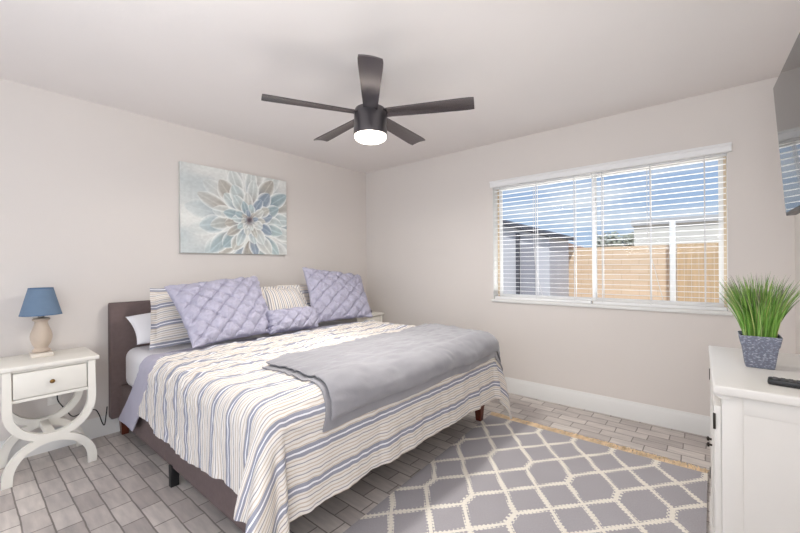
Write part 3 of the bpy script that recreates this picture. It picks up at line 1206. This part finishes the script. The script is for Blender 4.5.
def table_lamp(x, y, z, label):
    t = thing('table_lamp', (x, y, z), label, 'lamp', 'blue shaded table lamps on the nightstands')
    o = obj('base', B(x - .052, x + .052, y - .052, y + .052, z, z + .024, .003), WPLINTH, t)
    o['label'] = 'square distressed white plinth'
    prof = [(.030, .024), (.043, .030), (.045, .038), (.036, .046), (.031, .052), (.034, .060), (.045, .082), (.052, .110), (.053, .130), (.049, .152),
            (.040, .178), (.033, .200), (.030, .214), (.033, .222), (.042, .228), (.043, .236), (.036, .241), (.020, .243)]
    bm = bmesh.new()
    lathe(bm, [(r, z + h) for r, h in prof], x, y, 40)
    obj('turned_body', bm, WWOOD, t)
    bm = bmesh.new()
    lathe(bm, [(.012, z + .243), (.016, z + .247), (.016, z + .262), (.013, z + .266), (.013, z + .30)], x, y, 20)
    obj('socket', bm, mat('pewter', (150, 140, 130), 0.4, 0.05, metal=.6), t)
    bm = bmesh.new()
    lathe(bm, [(.0995, z + .262), (.101, z + .262), (.0595, z + .432), (.058, z + .432), (.0985, z + .263), (.0995, z + .262)], x, y, 48, cap=False)
    s_ = obj('lampshade', bm, SHADE, t)
    tm = mat('shade_trim_blue', (80, 106, 138), 0.8, 0.02)
    obj('shade_trim', lathe(bmesh.new(), [(.1005, z + .2615), (.1018, z + .2615), (.1005, z + .267), (.0992, z + .267), (.1005, z + .2615)], x, y, 48, cap=False), tm, s_)
    obj('shade_trim', lathe(bmesh.new(), [(.0595, z + .428), (.0610, z + .428), (.0598, z + .4335), (.0583, z + .4335), (.0595, z + .428)], x, y, 48, cap=False), tm, s_)
    bm = bmesh.new()
    for a in (0, 2 * PI / 3, 4 * PI / 3):
        tube(bm, [(x + .012 * math.cos(a), y + .012 * math.sin(a), z + .30), (x + .060 * math.cos(a), y + .060 * math.sin(a), z + .425)], .0014, 6)
    obj('shade_spider', bm, DARKMET, t)


table_lamp(0.17, -3.090, 0.676, 'small table lamp with blue shade and turned wooden body on the left nightstand')
table_lamp(0.20, -0.382, 0.676, 'blue shaded table lamp on the far nightstand, mostly hidden behind a lavender pillow')
tag(obj('alarm_clock', B(.30, .36, -.40, -.27, .6765, .708, .008, 3), BLACK), 'small flat black gadget on the far nightstand beside the window wall', 'gadget')

# outlet and cord behind the left nightstand
t = thing('wall_outlet', (0.004, -3.01, 0.36), 'white wall outlet behind the left nightstand legs', 'outlet')
obj('cover_plate', B(0.0, 0.006, -3.045, -2.975, 0.305, 0.42, .002), PLASTICW, t)
for z in (0.330, 0.374):
    obj('socket_face', B(0.006, 0.008, -3.027, -2.993, z, z + .028, .001), PLASTICW, t)
bm = bmesh.new()
tube(bm, smooth_path([(.022, -3.005, .39), (.035, -3.0, .385), (.035, -2.995, .33), (.03, -2.955, .256), (.03, -2.918, .20), (.03, -2.859, .213), (.03, -2.80, .212), (.028, -2.775, .17),
                      (.028, -2.755, .10), (.028, -2.742, .085), (.028, -2.732, .16), (.020, -2.725, .21)], 6), .0035, 8)
box(bm, .008, .030, -3.016, -2.992, .378, .402, .004)
tag(obj('power_cord', bm, BLACK), 'black power cord looping along the wall between nightstand and bed', 'cord')

# ------------------------------------------------------------------ painting
PW, PH = 1.018, 0.768
PY0, PZ0 = -2.224, 1.357
nx, ny = 204, 154
u = (np.arange(nx + 1) / nx)[None, :] * np.ones((ny + 1, 1))
v = (np.arange(ny + 1) / ny)[:, None] * np.ones((1, nx + 1))
X, Y = u * PW, v * PH
rs = np.random.RandomState(11)


def smooth_noise(n, amp):
    g = rs.rand(n, n)
    xi, yi = u * (n - 1.001), v * (n - 1.001)
    a, b_ = xi.astype(int), yi.astype(int)
    fx, fy = xi - a, yi - b_
    fx, fy = fx * fx * (3 - 2 * fx), fy * fy * (3 - 2 * fy)
    val = g[b_, a] * (1 - fx) * (1 - fy) + g[b_, a + 1] * fx * (1 - fy) + g[b_ + 1, a] * (1 - fx) * fy + g[b_ + 1, a + 1] * fx * fy
    return (val - .5) * amp


img = np.ones((ny + 1, nx + 1, 3)) * np.array([220, 222, 219]) / 255
patch = smooth_noise(6, 1.0)[..., None]
img = img + np.where(patch > 0, patch * np.array([.10, .10, .09]), patch * np.array([.20, .15, .12]))
CX, CYc = 0.60 * PW, 0.425 * PH
rings = [(13, .27, .30, .085, 0.1), (14, .20, .28, .075, .3), (13, .14, .22, .064, .0), (12, .085, .17, .052, .25), (10, .045, .12, .040, .1), (8, .018, .075, .027, .3), (6, .004, .040, .017, 0)]
cols = np.array([[208, 214, 211], [176, 194, 195], [190, 190, 182], [156, 176, 182], [196, 207, 206], [144, 158, 174], [206, 208, 203], [176, 172, 163]]) / 255
for (cnt, r0, ln, wd, ph) in rings:
    order = rs.permutation(cnt)
    for k in order:
        ang = 2 * PI * (k + ph) / cnt + rs.uniform(-.13, .13)
        L = ln * rs.uniform(.85, 1.2)
        Wd = wd * rs.uniform(.85, 1.25)
        bend = rs.uniform(-.25, .25)
        dx, dy = X - (CX + r0 * math.cos(ang)), Y - (CYc + r0 * math.sin(ang))
        a = (dx * math.cos(ang) + dy * math.sin(ang)) / L
        b_ = -dx * math.sin(ang) + dy * math.cos(ang) - bend * L * a * a * .4
        ok = (a > 0) & (a < 1)
        shp = np.where(ok, np.sin(PI * np.clip(a, 0, 1) ** 1.15) ** .6, 0) * Wd
        e = np.where(shp > 1e-4, 1 - np.abs(b_) / np.maximum(shp, 1e-4), -1)
        mask = np.clip(e * shp / .004, 0, 1)
        base = cols[rs.randint(len(cols))]
        rim = np.array([246, 248, 245]) / 255
        tt = np.clip((e - .08) * 2.6, 0, 1)[..., None]
        c = rim * (1 - tt) + base * tt
        dark = (np.clip(1 - a * 1.5, 0, 1) ** 1.5)[..., None]
        deep = np.array([92, 110, 128]) / 255 if rs.rand() < .6 else np.array([126, 118, 110]) / 255
        c = c * (1 - dark * .9 * tt) + deep * dark * .9 * tt
        vein = (np.exp(-(b_ / .006) ** 2) * .10)[..., None]
        c = c + vein
        op = (.62 if r0 > .25 else .9) * (0.35 + 0.65 * np.clip((u - .08) / .34, 0, 1))
        op = (op * mask)[..., None]
        img = img * (1 - op) + c * op
rr = np.hypot(X - CX, Y - CYc)[..., None]
cent = np.exp(-(rr / .034) ** 2)
img = img * (1 - cent * .9) + np.array([70, 56, 66]) / 255 * cent * .9
img += smooth_noise(60, .05)[..., None]
img = np.clip(img, 0, 1)
linimg = np.where(img <= .04045, img / 12.92, ((img + .055) / 1.055) ** 2.4)
pt_root = thing('flower_painting', (0.02, PY0 + PW / 2, PZ0), 'wide canvas painting of a pale blue and white flower above the bed', 'painting')
obj('canvas_wrap', B(0.002, 0.0335, PY0, PY0 + PW, PZ0, PZ0 + PH, .002), mat('canvas_edge', (198, 198, 194), .8, .12, 10), pt_root)
me = bpy.data.meshes.new('canvas_print')
verts = [(0.0345, PY0 + PW * i / nx, PZ0 + PH * j / ny) for j in range(ny + 1) for i in range(nx + 1)]
faces = [(j * (nx + 1) + i, j * (nx + 1) + i + 1, (j + 1) * (nx + 1) + i + 1, (j + 1) * (nx + 1) + i) for j in range(ny) for i in range(nx)]
me.from_pydata([tuple(Vector(p) - pt_root.location) for p in verts], [], faces)
ca = me.color_attributes.new('paint', 'FLOAT_COLOR', 'POINT')
ca.data.foreach_set('color', np.concatenate([linimg, np.ones((ny + 1, nx + 1, 1))], axis=2).astype(np.float32).ravel())
me.materials.append(attr_mat('flower_paint', 'paint', .7))
o = bpy.data.objects.new('canvas_print', me)
COL.objects.link(o)
o.parent = pt_root

# ------------------------------------------------------------------ ceiling fan
FX, FY = 1.81, -1.76
fan = thing('ceiling_fan', (FX, FY, H), 'dark five bladed ceiling fan with a lit round lamp', 'ceiling fan')
bm = bmesh.new()
lathe(bm, [(.066, H), (.066, H - .012), (.055, H - .040), (.030, H - .056), (.016, H - .060)], FX, FY, 32)
obj('canopy', bm, FANMET, fan)
bm = bmesh.new()
lathe(bm, [(.013, H - .055), (.013, 2.215)], FX, FY, 16)
obj('downrod', bm, FANMET, fan)
bm = bmesh.new()
lathe(bm, [(.020, 2.232), (.060, 2.228), (.094, 2.214), (.102, 2.195), (.103, 2.085), (.105, 2.080), (.105, 2.054), (.101, 2.050)], FX, FY, 48)
obj('motor_housing', bm, FANMET, fan)
bm = bmesh.new()
lathe(bm, [(.0995, 2.0495), (.0995, 2.038), (.094, 2.028), (.078, 2.018), (.050, 2.011), (.020, 2.0085), (.001, 2.008)], FX, FY, 48)
o = obj('light_lens', bm, LENS, fan)
o['label'] = 'glowing frosted lamp lens'
for k in range(5):
    ang = math.radians(26.6 + 72 * k)
    c, s = math.cos(ang), math.sin(ang)
    bm = bmesh.new()
    nu_, nv_ = 24, 8
    pitch = math.radians(-11)

    def bl(i, j, top):
        a = i / nu_
        r = .085 + (.640 - .085) * a
        wdt = .042 + (.060 - .042) * min(1, a * 1.15)
        q = (j / nv_ * 2 - 1)
        if a > .965:
            wdt *= math.sqrt(max(0, 1 - ((a - .965) / .035) ** 2 * .12))
        y_ = q * wdt
        z_ = y_ * math.tan(pitch) * (1.0 - .25 * a) + .006 * (1 - q * q) + (.0035 if top else -.0035)
        return bm.verts.new((FX + c * r - s * y_, FY + s * r + c * y_, 2.185 + z_))
    T = [[bl(i, j, 1) for j in range(nv_ + 1)] for i in range(nu_ + 1)]
    U = [[bl(i, j, 0) for j in range(nv_ + 1)] for i in range(nu_ + 1)]
    for i in range(nu_):
        for j in range(nv_):
            bm.faces.new((T[i][j], T[i + 1][j], T[i + 1][j + 1], T[i][j + 1]))
            bm.faces.new((U[i][j], U[i][j + 1], U[i + 1][j + 1], U[i + 1][j]))
    for i in range(nu_):
        for j, d in ((0, 1), (nv_, -1)):
            bm.faces.new((T[i][j], U[i][j], U[i + 1][j], T[i + 1][j])[::d])
    for j in range(nv_):
        for i, d in ((0, -1), (nu_, 1)):
            bm.faces.new((T[i][j], U[i][j], U[i][j + 1], T[i][j + 1])[::d])
    obj('blade', bm, BLADE, fan)
light('fan_lamp', 'AREA', (FX, FY, 2.0065), (0, 0, -1), FAN_POWER, (1, 0.965, 0.92), shape='DISK', size=0.17)

# ------------------------------------------------------------------ television
tv = thing('television', (3.69, -1.0, 1.444), 'black flat television on the wall mount above the white cabinet', 'television')
TVL, TVH = 1.00, 0.60
tl, bl_ = Vector((3.673, -1.0, 2.041)), Vector((3.712, -1.0, 1.444))
upv = (tl - bl_).normalized()
far = Vector((-math.sin(math.radians(2.2)), math.cos(math.radians(2.2)), 0))
alo = (-far - upv * (-far).dot(upv)).normalized()           # towards the camera along the screen
nrm = alo.cross(upv).normalized()
if nrm.x > 0:
    nrm = -nrm


def tvbox(a0, a1, b0, b1, d0, d1, bev=0.0):
    bm = B(a0, a1, b0, b1, d0, d1, bev=bev)
    for v_ in bm.verts:
        a, b_, d = v_.co
        v_.co = bl_ + alo * a + upv * b_ + nrm * d
    return bm


body = obj('bezel', tvbox(0, TVL, 0, TVH, -.035, 0.0, .003), BLACK, tv)
obj('screen', tvbox(.007, TVL - .007, .014, TVH - .007, 0.0, .0012), SCREEN, tv)
bm = tvbox(.40, .60, .2, .4, -.06, -.035)
obj('mount_plate', bm, BLACKM, tv)
pm = bl_ + alo * .5 + upv * .3 - nrm * .06
obj('mount_arm', B(pm.x - .01, XE - .001, pm.y - .03, pm.y + .03, pm.z - .09, pm.z + .09), BLACKM, tv)
bm = bmesh.new()
tube(bm, smooth_path([(3.845, -1.02, 1.42), (3.84, -.80, 1.08), (3.84, -.60, .98), (3.84, -.9, .90), (3.84, -1.1, .89)], 8), .003, 6)
tag(obj('television_cable', bm, mat('white_cable', (214, 208, 198), .5, .01)), 'thin pale cable hanging down the wall behind the grass plant', 'cable')

# ------------------------------------------------------------------ cabinet, plant, remote
DX0, DX1, DY0, DY1, DZ = 3.444, 3.826, -1.915, -1.190, 0.85
cab = thing('cabinet', ((DX0 + DX1) / 2, (DY0 + DY1) / 2, 0), 'white painted cabinet with doors under the television', 'cabinet')
obj('top', B(DX0, DX1, DY0, DY1, DZ - 0.030, DZ, .006, 3), FURN, cab)
bx0, by0, by1 = DX0 + 0.022, DY0 + 0.018, DY1 - 0.018
bm = bmesh.new()
box(bm, bx0, DX1 - .005, by0 + .008, by1 - .008, 0.02, DZ - .031)
for y0_, y1_ in ((by0 + .005, by0 + .008), (by1 - .008, by1 - .005)):     # framed end panels
    box(bm, bx0, bx0 + .05, y0_, y1_, .02, DZ - .031, .0015)
    box(bm, DX1 - .055, DX1 - .005, y0_, y1_, .02, DZ - .031, .0015)
    box(bm, bx0 + .05, DX1 - .055, y0_, y1_, DZ - .085, DZ - .031, .0015)
    box(bm, bx0 + .05, DX1 - .055, y0_, y1_, .02, .14, .0015)
obj('body', bm, FURN, cab)
bm = bmesh.new()
prism(bm, [(DX0 + .004, DZ - .031), (DX0 + .006, DZ - .034), (DX0 + .018, DZ - .042), (bx0 + .02, DZ - .042), (bx0 + .02, DZ - .031)], 'y', DY0 + .010, DY1 - .010)
obj('cornice', bm, FURN, cab)
bm = bmesh.new()
box(bm, bx0 - .022, DX1 - .005, by0 - .006, by1 + .006, 0.0, .16, .005)
obj('plinth', bm, FURN, cab)
ymid = (by0 + by1) / 2
for y0_, y1_, hy, ky in ((by0 + .02, ymid - .003, by0 + .02, ymid - .03), (ymid + .003, by1 - .02, by1 - .02, ymid + .03)):
    bm = bmesh.new()
    xa = bx0 - .018
    box(bm, xa, bx0, y0_, y0_ + .05, .175, DZ - .075, .002)
    box(bm, xa, bx0, y1_ - .05, y1_, .175, DZ - .075, .002)
    box(bm, xa, bx0, y0_ + .05, y1_ - .05, .175, .235, .002)
    box(bm, xa, bx0, y0_ + .05, y1_ - .05, DZ - .135, DZ - .075, .002)
    box(bm, xa + .009, bx0, y0_ + .05, y1_ - .05, .235, DZ - .135)
    d = obj('door', bm, FURN, cab)
    bm = bmesh.new()
    seg = 14
    rings_ = [[bm.verts.new((xa - h, ky + r * math.cos(2 * PI * i / seg), .535 + r * math.sin(2 * PI * i / seg))) for i in range(seg)]
              for r, h in ((.004, 0), (.004, .007), (.008, .009), (.009, .013), (.005, .016), (.0005, .0165))]
    for a, b_ in zip(rings_, rings_[1:]):
        for i in range(seg):
            bm.faces.new((a[i], a[(i + 1) % seg], b_[(i + 1) % seg], b_[i]))
    o = obj('knob', bm, DARKMET, d)
    o['label'] = 'small dark metal knob'
    for z in (.25, .70):
        o = obj('hinge', B(xa - .003, xa + .004, hy - .005, hy + .005, z, z + .05, .001), DARKMET, d)
        o['label'] = 'dark metal hinge'

cab.rotation_euler.z = math.radians(1.2)

PX, PY, PZ = 3.583, -1.545, DZ + 0.0005
pl = thing('potted_grass', (PX, PY, PZ), 'green grass plant in a grey stone pot on the white cabinet', 'potted plant')
bm = bmesh.new()


def sq(r, z, n=6):
    pts = []
    rc = r * .14
    for (sx, sy, a0) in ((1, 1, 0), (-1, 1, PI / 2), (-1, -1, PI), (1, -1, 1.5 * PI)):
        for k in range(n):
            a = a0 + PI / 2 * k / (n - 1)
            pts.append(bm.verts.new((PX + sx * (r - rc) + rc * math.cos(a), PY + sy * (r - rc) + rc * math.sin(a), z)))
    return pts


levels = [(.0365, 0), (.039, .003), (.0485, .078), (.0515, .082), (.0565, .114), (.057, .117), (.053, .117), (.051, .104)]
R = [sq(r, PZ + h) for r, h in levels]
for a, b_ in zip(R, R[1:]):
    for i in range(len(a)):
        bm.faces.new((a[i], a[(i + 1) % len(a)], b_[(i + 1) % len(a)], b_[i]))
bm.faces.new(R[0][::-1])
obj('pot', bm, POT, pl)
obj('soil', B(PX - .0485, PX + .0485, PY - .0485, PY + .0485, PZ + .097, PZ + .106, .003), mat('dark_moss', (52, 60, 34), .95, .3, 60, .5, 120), pl)
bm = bmesh.new()
lay = bm.loops.layers.float_color.new('leafcol')
rnd = random.Random(21)
for k in range(520):
    rx, ry = rnd.uniform(-.042, .042), rnd.uniform(-.042, .042)
    p0 = Vector((PX + rx, PY + ry, PZ + .105))
    out = Vector((rx, ry, 0)) / .042
    L = rnd.uniform(.17, .262) * (1 - .12 * out.length ** 2)
    lean = out * rnd.uniform(.18, .42) + Vector((rnd.gauss(0, .09), rnd.gauss(0, .09), 0))
    wd = rnd.uniform(.0015, .0032)
    side = Vector((rnd.gauss(0, 1), rnd.gauss(0, 1), 0)).normalized()
    g = rnd.random()
    if rnd.random() < .82:
        c0 = Vector(lin((96 + 46 * g, 148 + 30 * g, 58 + 28 * g))[:3])
    else:
        c0 = Vector(lin((168 + 30 * g, 190 + 20 * g, 124))[:3])
    tipc = Vector(lin((128, 108, 112))[:3]) if rnd.random() < .38 else c0 * .82
    prev = None
    nseg = 6
    for q in range(nseg + 1):
        f = q / nseg
        p = p0 + Vector((0, 0, L * f * (1 - .06 * f))) + lean * L * (.35 * f + .65 * f * f) * 1.0
        ww = wd * (1 - f ** 2.2) + .0002
        cc = c0.lerp(tipc, max(0, (f - .55) / .45))
        cur = (bm.verts.new(p - side * ww), bm.verts.new(p + side * ww), cc)
        if prev:
            fc = bm.faces.new((prev[0], prev[1], cur[1], cur[0]))
            for l, col_ in zip(fc.loops, (prev[2], prev[2], cc, cc)):
                l[lay] = (*col_, 1)
        prev = cur
obj('grass_blades', bm, attr_mat('grass_leaf', 'leafcol', .5), pl, base='keep')

rc = thing('remote_control', (3.655, -1.785, DZ), 'black remote control lying on the front edge of the white cabinet', 'remote')
ra = math.radians(-6)


def rbox(x0, x1, y0, y1, z0, z1, bev=.002):
    bm = B(x0, x1, y0, y1, z0, z1, bev=bev)
    for v_ in bm.verts:
        x_, y_ = v_.co.x, v_.co.y
        v_.co.x = 3.665 + x_ * math.cos(ra) - y_ * math.sin(ra)
        v_.co.y = -1.80 + x_ * math.sin(ra) + y_ * math.cos(ra)
    return bm


obj('case', rbox(-.08, .08, -.022, .022, DZ + .0005, DZ + .018, .005), BLACK, rc)
bm = bmesh.new()
for i in range(8):
    for j in range(3):
        b2_ = rbox(-.068 + i * .017, -.058 + i * .017, -.015 + j * .011, -.007 + j * .011, DZ + .018, DZ + .0196, .0)
        me = bpy.data.meshes.new('t')
        b2_.to_mesh(me)
        b2_.free()
        bm.from_mesh(me)
        bpy.data.meshes.remove(me)
obj('button_pad', bm, mat('grey_rubber', (92, 92, 96), .7, .02), rc)
